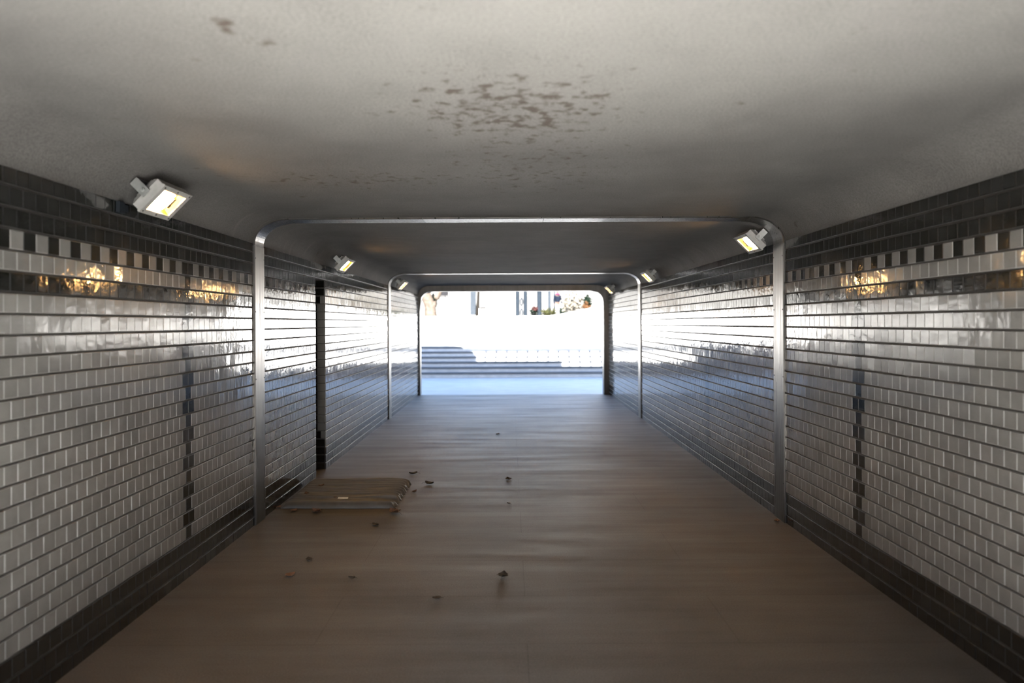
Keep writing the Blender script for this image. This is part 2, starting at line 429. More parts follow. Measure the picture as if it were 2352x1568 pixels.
# ------------------------------------------------------------------ steel hoops
def plate(path, y0, y1, th, inward):
    """a bent plate: path of (x, z), its inner face offset by th along inward normals"""
    mb = MB(); n = len(path); vs = []
    for (x, z), (nx, nz) in zip(path, inward):
        for d, y in ((0, y0), (th*0.7, y0), (th, y0+0.004), (th, y1-0.004), (th*0.7, y1), (0, y1)):
            vs.append((x+nx*d, y, z+nz*d))
    fs = []
    for i in range(n-1):
        for j in range(6): fs.append((i*6+j, i*6+(j+1) % 6, (i+1)*6+(j+1) % 6, (i+1)*6+j))
    mb.add(vs, fs); mb.add(vs[:6], [tuple(range(6))]); mb.add(vs[-6:], [tuple(range(6))])
    return mb
def hoop(name, y0, y1):
    root = structure(empty(name, ((XL+XR)/2, (y0+y1)/2, 0)))
    prof = inner_profile(16)
    m_ = len(prof)
    nrm = []
    for k in range(m_):
        half = m_//2
        t = (k/(half-1))*PI/2 if k < half else PI/2 - ((k-half)/(half-1))*PI/2
        s = 1 if k < half else -1
        nx, nz = s*math.cos(t)/0.285, -math.sin(t)/0.204
        L = math.hypot(nx, nz); nrm.append((nx/L, nz/L))
    half = m_//2
    zt = TILE_TOP - 0.02
    for x, s in ((XL, 1), (XR, -1)):
        post = plate([(x-s*0.006, 0.0), (x-s*0.006, zt)], y0-0.003, y1+0.003, 0.021, [(s, 0), (s, 0)]).build('post_plate', M['steel'], root)
        for zz in (0.32, 1.20, 1.756, 2.2):
            for yy in (y0+0.012, y1-0.012):
                sc = MB(); sc.tube([(x+s*0.0145, yy, zz), (x+s*0.0175, yy, zz)], 0.0055, 10)
                sc.build('screw', M['screw'], post)
    cl = plate([(XL, zt+0.002)] + prof[:half], y0, y1, 0.013, [(1, 0)] + nrm[:half]); cl.build('corner_plate', M['steel'], root)
    cr = plate([(XR, zt+0.002)] + prof[half:][::-1], y0, y1, 0.013, [(-1, 0)] + nrm[half:][::-1]); cr.build('corner_plate', M['steel'], root)
    a, b = prof[half-1][0]+0.003, prof[half][0]-0.003
    js = [a, -0.72, 0.28, 1.25, b]
    for j in range(4):
        u, v = js[j]+0.002, js[j+1]-0.002
        plate([(u, CEIL), ((u+v)/2, CEIL), (v, CEIL)], y0, y1, 0.013, [(0, -1)]*3).build('roof_plate', M['steel'], root)
    return root
hoop('trim_1', *STRIPS[0]); hoop('trim_2', *STRIPS[1])

# dark frame round the far mouth
def mouth_frame():
    mb = MB(); xl, xr, zt = -2.079, 2.150, 2.393
    inn = [(xl, 0.0)]
    for k in range(13):
        t = k/12*PI/2; inn.append((xl+0.26-0.26*math.cos(t), zt-0.28+0.28*math.sin(t)))
    for k in range(13):
        t = PI/2-k/12*PI/2; inn.append((xr-0.26+0.26*math.cos(t), zt-0.28+0.28*math.sin(t)))
    inn.append((xr, 0.0))
    h = len(inn)//2
    out = []
    for i, (x, z) in enumerate(inn):
        if i < h: t = i/(h-1)
        else: t = (len(inn)-1-i)/(h-1)
        bx = XL-0.02 if i < h else XR+0.02
        # spread the outer loop: up the side, then along the head
        if t < 0.55: out.append((bx, (CEIL+0.02)*t/0.55))
        else:
            q = (t-0.55)/0.45; cx = (xl+xr)/2
            out.append((bx+(cx-bx)*q, CEIL+0.02))
    vs = []
    for (a, b), (c, d) in zip(inn, out):
        vs += [(a, 15.70, b), (c, 15.70, d), (c, 15.95, d), (a, 15.95, b)]
    fs = []
    for i in range(len(inn)-1):
        for j in range(4): fs.append((i*4+j, i*4+(j+1) % 4, (i+1)*4+(j+1) % 4, (i+1)*4+j))
    mb.add(vs, fs); mb.add(vs[:4], [(0,1,2,3)]); mb.add(vs[-4:], [(0,1,2,3)])
    return structure(mb.build('trim_3', M['dsteel']))
mouth_frame()

# ------------------------------------------------------------------ the ground over and around the passage
HP, HB = 5.45, 4.05
def portal(name, y0, y1, rail=False):  # rail adds the unseen parapet that shades the far steps
    mb = MB()
    mb.box((-18, y0, -0.1), (XL-0.42, y1, 3.2)); mb.box((XR+0.42, y0, -0.1), (18, y1, 3.2)); mb.box((XL-0.42, y0, CEIL+0.3), (XR+0.42, y1, 3.2))
    if rail:  # unseen parapet, its heights and piers shaped to shade the far steps
        mb.box((-18, y0, 3.2), (1.3, y1, HB+0.36)); mb.box((1.3, y0, 3.2), (18, y1, HB))
        mb.box((-18, y0, HB), (-2.55, y1, 6.0)); mb.box((9, y0, HB), (18, y1, 6.0))
        shade_wedge = [(-2.55, 6.0), (-2.55, HB), (-1.35, HB), (-1.45, 4.95)]  # wedge added to slant the shadow edge on the steps
        mb.add([(x, y, z) for y in (y0, y1) for x, z in shade_wedge], [(0,1,2,3), (7,6,5,4), (0,4,5,1), (1,5,6,2), (2,6,7,3), (3,7,4,0)])
        mb.box((-2.55, y0+0.05, HP-0.07), (9, y1-0.05, HP))
        x = -1.2
        while x < 9:
            mb.box((x, y0+0.07, HB), (x+0.075, y1-0.07, HP-0.07)); x += 0.335
    return structure(mb.build(name, M['concrete']))
portal('wall_far_portal', Y1, Y1+0.3, True)
portal('wall_near_portal', Y0-0.3, Y0)
mb = MB(); mb.box((-18, Y0, 2.95), (18, Y1, 3.2)); structure(mb.build('roof_slab', M['concrete']))

PX = (-1.35, 1.15)             # unseen pale strip added to bounce sun onto the ceiling, darker margins
mb = MB(); mb.box((PX[0], -4.5, -0.2), (PX[1], FL0, -0.004)); structure(mb.build('bounce_strip', M['bouncepave']))
mb = MB()
for a, b in ((XL-0.02, PX[0]), (PX[1], XR+0.02)): mb.box((a, Y0, -0.2), (b, FL0, -0.004))
for a, b in ((-12, PX[0]), (PX[1], 12)): mb.box((a, -4.5, -0.2), (b, Y0, -0.004))
mb.box((-12, -16, -0.2), (12, -4.5, -0.004))
structure(mb.build('entrance_paving', M['asphalt']))
mb = MB()                      # unseen stair and side walls, added behind to block the sky
for k in range(24):
    mb.box((-2.6, -5.0-0.34*(k+1), -0.1), (2.6, -5.0-0.34*k, 0.155*(k+1)))
structure(mb.build('sky_block_steps', M['asphalt']))
for sx in (-1, 1):
    mb = MB(); mb.box((min(sx*2.6, sx*3.0), -13, -0.1), (max(sx*2.6, sx*3.0), Y0-0.3, 3.4)); structure(mb.build('wall_sky_block', M['concrete']))
mb = MB(); mb.box((-18, Y1, -0.25), (18, 20.93, -0.01)); structure(mb.build('plaza_paving', M['paving']))
# steps
NS, RISE, GO, YS = 6, 0.148, 0.30, 20.93
mb = MB()
for k in range(NS):
    y = YS + k*GO; z = k*RISE
    mb.box((-16, y, -0.25), (16, y+GO if k < NS-1 else y+GO, z+RISE-0.045), 0)
    mb.box((-16, y-0.022, z+RISE-0.045), (16, y+GO-0.022, z+RISE), 1)
structure(mb.build('stone_steps', [M['stone'], M['granite']]))
TZ = NS*RISE
mb = MB(); mb.box((-30, YS+NS*GO-0.03, -0.25), (30, 30.0, TZ+0.004)); structure(mb.build('terrace_paving', M['render']))
# low white wall whose top sweeps up on the right
mb = MB()
top = [(-14, 1.97), (1.70, 1.97), (2.2, 2.03), (2.7, 2.13), (3.1, 2.22), (3.5, 2.29), (4.2, 2.32), (14, 2.34)]
vs = []
for x, z in top: vs += [(x, 30.0, TZ-0.1), (x, 30.0, z), (x, 30.35, z), (x, 30.35, TZ-0.1)]
fs = []
for i in range(len(top)-1):
    for j in range(4): fs.append((i*4+j, i*4+(j+1) % 4, (i+1)*4+(j+1) % 4, (i+1)*4+j))
mb.add(vs, fs); mb.add(vs[:4], [(0,1,2,3)]); mb.add(vs[-4:], [(0,1,2,3)])
structure(mb.build('wall_garden', M['whitewall']))
UZ = 1.92
mb = MB(); mb.box((-40, 30.35, TZ-0.1), (40, 62, UZ)); structure(mb.build('street_pavement', M['render']))
mb = MB(); mb.box((-40, 61.5, UZ), (40, 63, 12)); mb.box((-40, 61.35, 5.2), (40, 61.5, 5.5)); structure(mb.build('wall_street', M['facade']))

# ------------------------------------------------------------------ flood lamps under the roof
LAMP_GROUP = 'flood lamps along the coves'
def make_lamp(x, y, z, s, cat_label):
    """s = +1 on the left wall, -1 on the right: mirrored about the passage"""
    root = empty('flood_lamp', (x, y, z))
    tag(root, cat_label, 'lamp', LAMP_GROUP)
    q = math.sqrt(0.5)
    N = Vector((s*q, 0, -q)); U = Vector((s*q, 0, q)); D = Vector((0, 1, 0)); C = Vector((x, y, z))
    hw, hl = 0.098, 0.155
    body = MB()                                   # tapering cast housing, open in front
    def ring(w, l, d): return [C + U*(-w) + D*(-l) - N*d, C + U*w + D*(-l) - N*d, C + U*w + D*l - N*d, C + U*(-w) + D*l - N*d]
    L = ring(hw, hl, 0.0) + ring(hw, hl, 0.048) + ring(hw-0.022, hl-0.022, 0.075)
    fs = []
    for k in range(2):
        for j in range(4): fs.append((k*4+j, k*4+(j+1) % 4, k*4+4+(j+1) % 4, k*4+4+j))
    fs.append((8, 9, 10, 11)); body.add(L, fs)
    b = bevel(body.build('housing', M['housing'], root), 0.004)
    ribs = MB()
    for k in range(6):
        v = -0.10 + k*0.04
        ribs.obox(C + D*v - N*0.085, U, D, N, 0.060, 0.004, 0.010)
    ribs.build('cooling_fins', M['housing'], b)
    rim = MB(); a = ring(hw+0.004, hl+0.004, -0.008) + ring(hw-0.026, hl-0.034, -0.008) + ring(hw-0.026, hl-0.034, 0.004) + ring(hw+0.004, hl+0.004, 0.006)
    fs = []
    for k in range(4):
        for j in range(4):
            o1, o2 = k*4, ((k+1) % 4)*4
            fs.append((o1+j, o1+(j+1) % 4, o2+(j+1) % 4, o2+j))
    rim.add(a, fs); rm = rim.build('front_frame', M['housing'], root)
    for (uu, dd) in ((1, 1), (1, -1), (-1, 1), (-1, -1), (1, 0), (-1, 0)):
        c = C + U*uu*(hw-0.011) + D*dd*(hl-0.016)
        sc = MB(); sc.tube([c + N*0.007, c + N*0.0115], 0.0055, 8); sc.build('screw', M['screw'], rm)
    refl = MB(); a = ring(hw-0.027, hl-0.035, 0.001) + ring(hw-0.040, hl-0.050, 0.030)
    fs = [(j, (j+1) % 4, 4+(j+1) % 4, 4+j) for j in range(4)] + [(4, 5, 6, 7)]
    refl.add(a, fs); refl.build('reflector', M['gold'], root, fix=False)
    glow = MB()
    glow.obox(C - D*0.018 - N*0.0225, U, D, N, 0.054, 0.082, 0.005)
    glow.build('lit_panel', M['glow'], root)
    so = MB(); so.obox(C + D*0.078 - N*0.018, U, D, N, 0.034, 0.010, 0.008); so.obox(C + D*0.072 - U*0.02 - N*0.012, U, D, N, 0.012, 0.014, 0.006)
    so.build('lamp_socket', M['socket'], root)
    br = MB()                                     # stirrup from the housing up to the cove
    for e in (-1, 1):
        br.obox(C + D*e*(hl+0.010) - N*0.078, U, D, N, 0.026, 0.0035, 0.048)
    br.obox(C - N*0.126, U, D, N, 0.024, hl+0.014, 0.004)
    bk = br.build('bracket', M['galv'], root)
    for e in (-1, 1):
        bo = MB(); c = C + D*e*(hl+0.0135) - N*0.060
        bo.tube([c, c + D*e*0.006], 0.014, 14); bo.tube([c + D*e*0.006, c + D*e*0.013], 0.0085, 6); bo.build('bolt', M['galv'], bk)
    ca = MB(); c0 = C - N*0.074 + D*0.05
    ca.tube([c0, c0 - N*0.03 + U*0.03, c0 - N*0.055 + U*0.05, c0 - N*0.075 + U*0.04, c0 - N*0.085 + U*0.015], 0.007, 8)
    ca.build('cable', M['rubber'], root)
    return root
LAMPS = [(-1, 3.86, 'lit square flood lamp nearest the camera, on the cove of the wall with the niche'),
         (-1, 8.10, 'lit flood lamp on the cove just past the wall niche'),
         (-1, 12.40, 'small lit flood lamp framed by the far steel hoop, on the niche side'),
         (1, 6.00, 'lit square flood lamp just behind the near steel hoop, on the wall without a niche'),
         (1, 10.42, 'lit flood lamp before the far steel hoop, on the wall without a niche'),
         (1, 14.45, 'small lit flood lamp beside the far mouth, on the wall without a niche')]
for sd, y, lab in LAMPS:
    if sd < 0: make_lamp(XL+0.169, y, CAM_H+0.690, 1, lab)
    else: make_lamp(XR-0.169, y, CAM_H+0.690, -1, lab)
# small grey box on the tile edge under the nearest lamp
jb = MB(); jb.box((XL+0.0005, 3.66, 2.258), (XL+0.022, 3.715, 2.318)); jb.box((XL+0.0005, 3.725, 2.27), (XL+0.016, 3.76, 2.31))
o = bevel(jb.build('junction_box', M['lightpost']), 0.003)
tag(o, 'small dull grey junction box on the top black tiles under the nearest lamp', 'junction box')

# ------------------------------------------------------------------ pleated mat on the floor
def make_mat():
    fl, fr, br_, bl = on_floor(645, 1168), on_floor(907, 1168), Vector((-1.035, 7.05, 0)), Vector((-2.07, 7.05, 0))
    fl.x = max(fl.x, XL+0.035); NX, NY = 70, 190
    ridges = [(0.055, 0.030, 0.020), (0.215, 0.016, 0.026), (0.30, 0.012, 0.018), (0.375, 0.016, 0.024), (0.465, 0.012, 0.020), (0.545, 0.017, 0.027), (0.63, 0.012, 0.018),
              (0.71, 0.016, 0.026), (0.80, 0.013, 0.020), (0.88, 0.016, 0.028), (0.955, 0.014, 0.022)]
    vs = []; fs = []
    def height(u, v):
        e = min(u, 1-u)*14; g = min(v, 1-v)*22
        edge = math.sqrt(max(0, 1-(1-min(1, e))**2))*math.sqrt(max(0, 1-(1-min(1, g))**2))
        h = 0.036
        for i, (c, w, a) in enumerate(ridges):
            cc = c + 0.020*mnoise.noise(Vector((u*1.7, i*3.1, 0.3)))
            aa = a*(0.75 + 0.6*mnoise.noise(Vector((u*2.3, i*5.7, 2.0))))*(0.65+0.5*u)
            h += 1.25*aa*math.exp(-abs((v-cc)/(w*0.9))**1.6)
        h += 0.006*mnoise.noise(Vector((u*5, v*16, 1.0))) + 0.010*v
        return 0.004 + h*edge
    for j in range(NY+1):
        v = j/NY; a = fl.lerp(bl, v); b = fr.lerp(br_, v)
        for i in range(NX+1):
            u = i/NX; p = a.lerp(b, u)
            puff = 0.012*math.sin(v*58 + 2)*max(0, (u-0.93)/0.07)
            vs.append((p.x+puff, p.y + (0.008*mnoise.noise(Vector((u*4, 0, 0))) if j in (0, NY) else 0), height(u, v)))
    for j in range(NY):
        for i in range(NX): fs.append((j*(NX+1)+i, j*(NX+1)+i+1, (j+1)*(NX+1)+i+1, (j+1)*(NX+1)+i))
    mb = MB(); mb.add(vs, fs, smooth=True)
    rim = [i for i in range(NX+1)] + [j*(NX+1)+NX for j in range(1, NY+1)] + [NY*(NX+1)+i for i in range(NX-1, -1, -1)] + [j*(NX+1) for j in range(NY-1, 0, -1)]
    ring = [vs[i] for i in rim]; k = len(ring)
    mb.add(ring + [(x, y, 0.001) for x, y, z in ring], [(i, (i+1) % k, k+(i+1) % k, k+i) for i in range(k)] + [tuple(range(k, 2*k))])
    o = mb.build('folded_mat', M['mat'], fix=True)
    return tag(o, 'pleated dusty grey mat lying on the floor against the tiled wall', 'mat')
make_mat()

# ------------------------------------------------------------------ fallen leaves and scraps
def leaf_mesh(L=0.05, W=0.026, curl=0.35, seed=0):
    rr = random.Random(seed); mb = MB(); n = 8; vs = []
    for i in range(n+1):
        t = i/n; w = W*math.sin(PI*min(1, t*0.96+0.04))**0.8*(1-0.35*t)
        lift = curl*L*(t-0.5)**2*1.6
        for s in (-1, -0.5, 0, 0.5, 1):
            jag = 1+0.18*math.sin(i*2.7)*abs(s)
            vs.append((s*w*jag, L*(t-0.5), 0.003 + lift + abs(s)**1.5*W*curl*0.9 + rr.uniform(0, 0.0015)))
    fs = []
    for i in range(n):
        for j in range(4): fs.append((i*5+j, i*5+j+1, (i+1)*5+j+1, (i+1)*5+j))
    mb.add(vs, fs, smooth=True)
    mb.tube([(0, -L*0.5, 0.004+curl*L*0.4), (0.001, -L*0.66, 0.006+curl*L*0.3), (0.004, -L*0.85, 0.003)], [0.0012, 0.001, 0.0009], 6)
    return mb
def leaf(px, py, size, label, m='leaf', h=0.0, seed=0, rot=None, group=None):
    p = on_floor(px, py, h)
    o = leaf_mesh(size, size*0.5, R.uniform(0.2, 0.5), seed).build('dry_leaf', M[m])
    o.location = p; o.rotation_euler = (0, 0, R.uniform(0, 6.28) if rot is None else rot)
    tag(o, label, 'leaf', group or 'dry leaves on the passage floor')
LV = [(1168, 1101, 0.085, 'large dark curled leaf in mid floor, level with the mat', 'darkleaf'),
      (1155, 1324, 0.085, 'large dark leaf in the middle of the floor, nearest the camera', 'darkleaf'),
      (906, 1178, 0.12, 'big orange-brown leaf at the front corner of the mat', 'leaf'),
      (727, 1176, 0.10, 'brown leaf lying just before the front edge of the mat', 'leaf'),
      (676, 1174, 0.07, 'dull brown leaf at the front edge of the mat near the wall', 'leaf'),
      (640, 1166, 0.06, 'small pale brown leaf at the mat corner by the steel hoop', 'leaf'),
      (949, 1089, 0.09, 'flat dark leaf beside the back corner of the mat', 'darkleaf'),
      (986, 1112, 0.10, 'long dark leaf lying free of the mat corner', 'darkleaf'),
      (952, 1131, 0.06, 'small brown leaf on the floor beside the mat edge', 'leaf'),
      (667, 1322, 0.075, 'curled brown leaf on the dark floor near the black skirting', 'leaf'),
      (710, 1285, 0.055, 'small dark leaf a step behind the curled brown one', 'darkleaf'),
      (1168, 1157, 0.045, 'small dark leaf in mid floor behind the nearest large leaf', 'darkleaf'),
      (862, 1206, 0.07, 'dark leaf fragment on the floor in front of the mat', 'darkleaf'),
      (1003, 1375, 0.05, 'small dark leaf on the near floor beside a floor joint', 'darkleaf'),
      (1785, 1197, 0.06, 'small rust brown leaf at the foot of the steel post opposite the mat', 'leaf'),
      (1143, 998, 0.07, 'dark leaf far down the middle of the passage floor', 'darkleaf'),
      (808, 1329, 0.045, 'small dark leaf between the skirting and the nearest large leaf', 'darkleaf')]
for i, (px, py, sz, lab, m) in enumerate(LV): leaf(px, py, sz, lab, m, seed=i)
for i, (px, py, lab) in enumerate([(738, 1117, 'reddish brown leaf on the back half of the mat'), (704, 1135, 'brown leaf on the mat close to the tiled wall'), (770, 1143, 'small tan leaf on the mat next to the white paper')]):
    leaf(px, py, 0.055 if i < 2 else 0.03, lab, 'leaf', h=0.068, seed=40+i, group='dry leaves on the mat')
sc = MB(); sc.obox((0, 0, 0.004), Vector((1, 0, 0)), Vector((0, 1, 0)), Vector((0, 0, 1)), 0.045, 0.016, 0.0012)
o = sc.build('paper_scrap', M['paper']); o.location = on_floor(788, 1144, 0.066); o.rotation_euler = (0.12, 0.03, 0.1)
tag(o, 'narrow white paper scrap lying on the mat', 'paper')

# ------------------------------------------------------------------ beyond the low white wall
def branchy(name, pts, radii, mat, label, twigs=(), cat='tree'):
    root = empty(name, (pts[0][0], pts[0][1], UZ)); tag(root, label, cat)
    mb = MB(); mb.tube(pts, radii, 12); tr = mb.build('trunk', mat, root)
    for tp, trd in twigs:
        t = MB(); t.tube(tp, trd, 9); t.build('branch', mat, root)
    return root
Yt = 38.0
def D(px, py, y=Yt):
    v = at_depth(px, py, y); return v
base = D(990, 733); base.z = UZ
branchy('tree', [base, D(988, 705), D(983, 690), D(977, 672), D(972, 640), D(966, 600)], [0.36, 0.31, 0.30, 0.27, 0.20, 0.12], M['bark'],
        'pale forked tree trunk behind the low white wall, under the rounded frame corner',
        [([D(990, 708), D(997, 697), D(1003, 684), D(1009, 671), D(1018, 640), D(1030, 600)], [0.20, 0.19, 0.17, 0.15, 0.11, 0.07]),
         ([D(974, 655), D(985, 630), D(990, 590)], [0.14, 0.10, 0.06]), ([D(1013, 655), D(1002, 625), D(1000, 590)], [0.10, 0.07, 0.04])])
b2 = D(1098, 731, 40); b2.z = UZ
branchy('tree', [b2, D(1097, 712, 40), D(1098, 695, 40), D(1099, 672, 40), D(1101, 630, 40), D(1100, 590, 40)], [0.16, 0.12, 0.085, 0.08, 0.07, 0.05], M['dbark'],
        'thin dark straight tree trunk beside a blue-grey pillar',
        [([D(1099, 650, 40), D(1110, 630, 40), D(1116, 600, 40)], [0.06, 0.045, 0.03]), ([D(1100, 640, 40), D(1090, 615, 40), D(1086, 590, 40)], [0.05, 0.04, 0.02])])
b3 = D(1050, 731, 39); b3.z = UZ
branchy('sapling', [b3, D(1050, 712, 39), D(1052, 700, 39), D(1051, 693, 39)], [0.03, 0.028, 0.03, 0.02], M['dbark'], 'thin bare sapling standing alone before the white facade',
        [([D(1051, 702, 39), D(1054, 697, 39)], [0.015, 0.008])], 'sapling')
# pillar
def pillar():
    c = D(1087, 731, 41); root = empty('pillar_post', (c.x, c.y, UZ)); tag(root, 'broad pale blue pillar right beside the thin dark trunk', 'pillar')
    mb = MB(); mb.box((c.x-0.17, c.y-0.17, UZ+0.22), (c.x+0.17, c.y+0.17, 5.4)); bevel(mb.build('shaft', M['lightpost'], root), 0.03)
    mb = MB(); mb.box((c.x-0.26, c.y-0.26, UZ), (c.x+0.30, c.y+0.26, UZ+0.22)); bevel(mb.build('plinth', M['concrete'], root), 0.02)
pillar()
def hang_board():
    c = D(1019, 671, 44); root = empty('sign_board', (c.x, c.y, UZ)); tag(root, 'dark grey blank board on posts near the forked trunk', 'board')
    w = 0.42
    mb = MB(); mb.box((c.x-w, c.y-0.03, c.z-0.22), (c.x+w-0.12, c.y+0.03, c.z+0.7)); bevel(mb.build('panel', M['sign'], root), 0.01)
    mb = MB(); mb.box((c.x-w-0.1, c.y-0.05, c.z-0.30), (c.x+w-0.1, c.y+0.05, c.z-0.24)); mb.build('rail', M['sign'], root)
    for e in (-0.28, 0.1):
        mb = MB(); mb.tube([(c.x+e, c.y+0.06, UZ), (c.x+e, c.y+0.06, c.z+0.7)], 0.022, 10); mb.build('post', M['lightpost'], root)
hang_board()
def bench():
    c = D(1109, 706, 39); root = empty('bench', (c.x, c.y, UZ)); tag(root, 'short dark bench whose seat sticks out beside the thin trunk', 'bench')
    for k in range(3):
        mb = MB(); mb.box((c.x-0.24, c.y-0.22+k*0.15, c.z-0.05), (c.x+0.26, c.y-0.09+k*0.15, c.z+0.02)); bevel(mb.build('seat_plank', M['wood'], root), 0.008)
    for e in (-0.18, 0.2):
        mb = MB(); mb.box((c.x+e-0.03, c.y-0.2, UZ), (c.x+e+0.03, c.y+0.2, c.z-0.05)); mb.build('leg', M['concrete'], root)
bench()
POSTS = [(1189, 0.13, 'post', 'first blue-grey street post, counted from the thin dark trunk'),
         (1207, 0.13, 'post', 'second blue-grey street post, counted from the thin dark trunk'),
         (1239, 0.16, 'post', 'thickest blue-grey street post, behind the pot of reddish flowers'),
         (1262, 0.10, 'lightpost', 'pale grey street post above the olive shrub'),
         (1273, 0.06, 'lightpost', 'slim pale post right beside the person in navy')]
for px, r, m, lab in POSTS:
    c = D(px, 731, 43); root = empty('street_post', (c.x, c.y, UZ)); tag(root, lab, 'post', 'street posts behind the low wall')
    mb = MB(); mb.tube([(c.x, c.y, UZ+0.1), (c.x, c.y, 5.6)], r, 14); mb.build('shaft', M[m], root)
    mb = MB(); mb.lathe((c.x, c.y, UZ), [(r*1.3, 0), (r*1.3, 0.10), (r*1.15, 0.16), (r, 0.2)], 16); mb.build('foot', M[m], root)
    mb = MB(); mb.lathe((c.x, c.y, 5.58), [(r*1.2, 0), (r*1.2, 0.06), (r*0.6, 0.14), (0.001, 0.16)], 14); mb.build('cap', M[m], root)
# a bicycle-rack ring pair between the first two posts
for i, (cy, lab) in enumerate([(693, 'upper grey ring held between two blue-grey posts'), (718, 'lower grey ring held between two blue-grey posts')]):
    c = D(1198, cy, 43); mb = MB(); n = 28; rx, rz = 0.068, 0.24
    pts = [(c.x+rx*math.cos(2*PI*k/n), c.y, c.z+rz*math.sin(2*PI*k/n)) for k in range(n+1)]
    mb.tube(pts, 0.042, 8, caps=False)
    tag(mb.build('ring_rail', M['post']), lab, 'ring', 'rings between the street posts')
def shrub(px, py, y, r, m, label, size=0.12, n=420, squash=(1, 1, 1), pot=None, flowers=None, name='shrub'):
    c = D(px, py, y); root = empty(name, (c.x, c.y, UZ)); tag(root, label, 'plant' if pot else 'shrub')
    z = max(c.z, UZ+r*squash[2]*0.8)
    mb = MB(); mb.leafball((c.x, c.y, z), r, n, size, 0, squash); mb.build('foliage', M[m], root)
    st = MB(); st.tube([(c.x, c.y, UZ+0.02), (c.x+0.02, c.y, z)], [0.05, 0.03], 8); st.build('stem', M['dbark'], root)
    if pot:
        mb = MB(); mb.lathe((c.x, c.y, UZ), [(r*0.45, 0), (r*0.62, 0.28), (r*0.66, 0.28), (r*0.66, 0.33), (r*0.55, 0.33), (0.001, 0.31)], 18); mb.build('pot', M[pot], root)
    if flowers:
        for dx, dz, fr in flowers[1]:
            mb = MB(); mb.leafball((c.x+dx, c.y-r*0.8, z+dz), fr, 120, 0.09); mb.build('flower_cluster', M[flowers[0]], root)
    return root
shrub(1260, 718, 37, 0.38, 'olive', 'olive green rounded shrub below the pale grey post', squash=(1.15, 1, 0.75))
shrub(1294, 714, 38.4, 0.24, 'green', 'small dark green shrub between the person in navy and the bleached bush', squash=(1, 1, 0.8), n=260)
shrub(997, 690, 39.5, 0.30, 'green', 'dark evergreen behind the fork of the pale trunk', n=420, squash=(0.75, 0.6, 1.5))
shrub(1316, 694, 36, 0.62, 'pale', 'large bleached pale bush on the rising white wall', size=0.16, n=900, squash=(1.0, 0.9, 0.95))
shrub(1349, 692, 35, 0.26, 'green', 'narrow dark green plant with orange flowers at its foot', n=380, squash=(0.8, 0.8, 1.3), pot='terracotta',
      flowers=('orange', [(-0.17, -0.30, 0.10), (0.02, -0.30, 0.12), (-0.08, -0.10, 0.06)]), name='potted_plant')
shrub(1226, 716, 41, 0.24, 'green', 'dark potted plant with a reddish top between blue-grey posts', n=300, squash=(0.9, 0.9, 1.1), pot='blackpot',
      flowers=('red', [(0.0, 0.22, 0.13), (0.12, 0.16, 0.09)]), name='potted_plant')

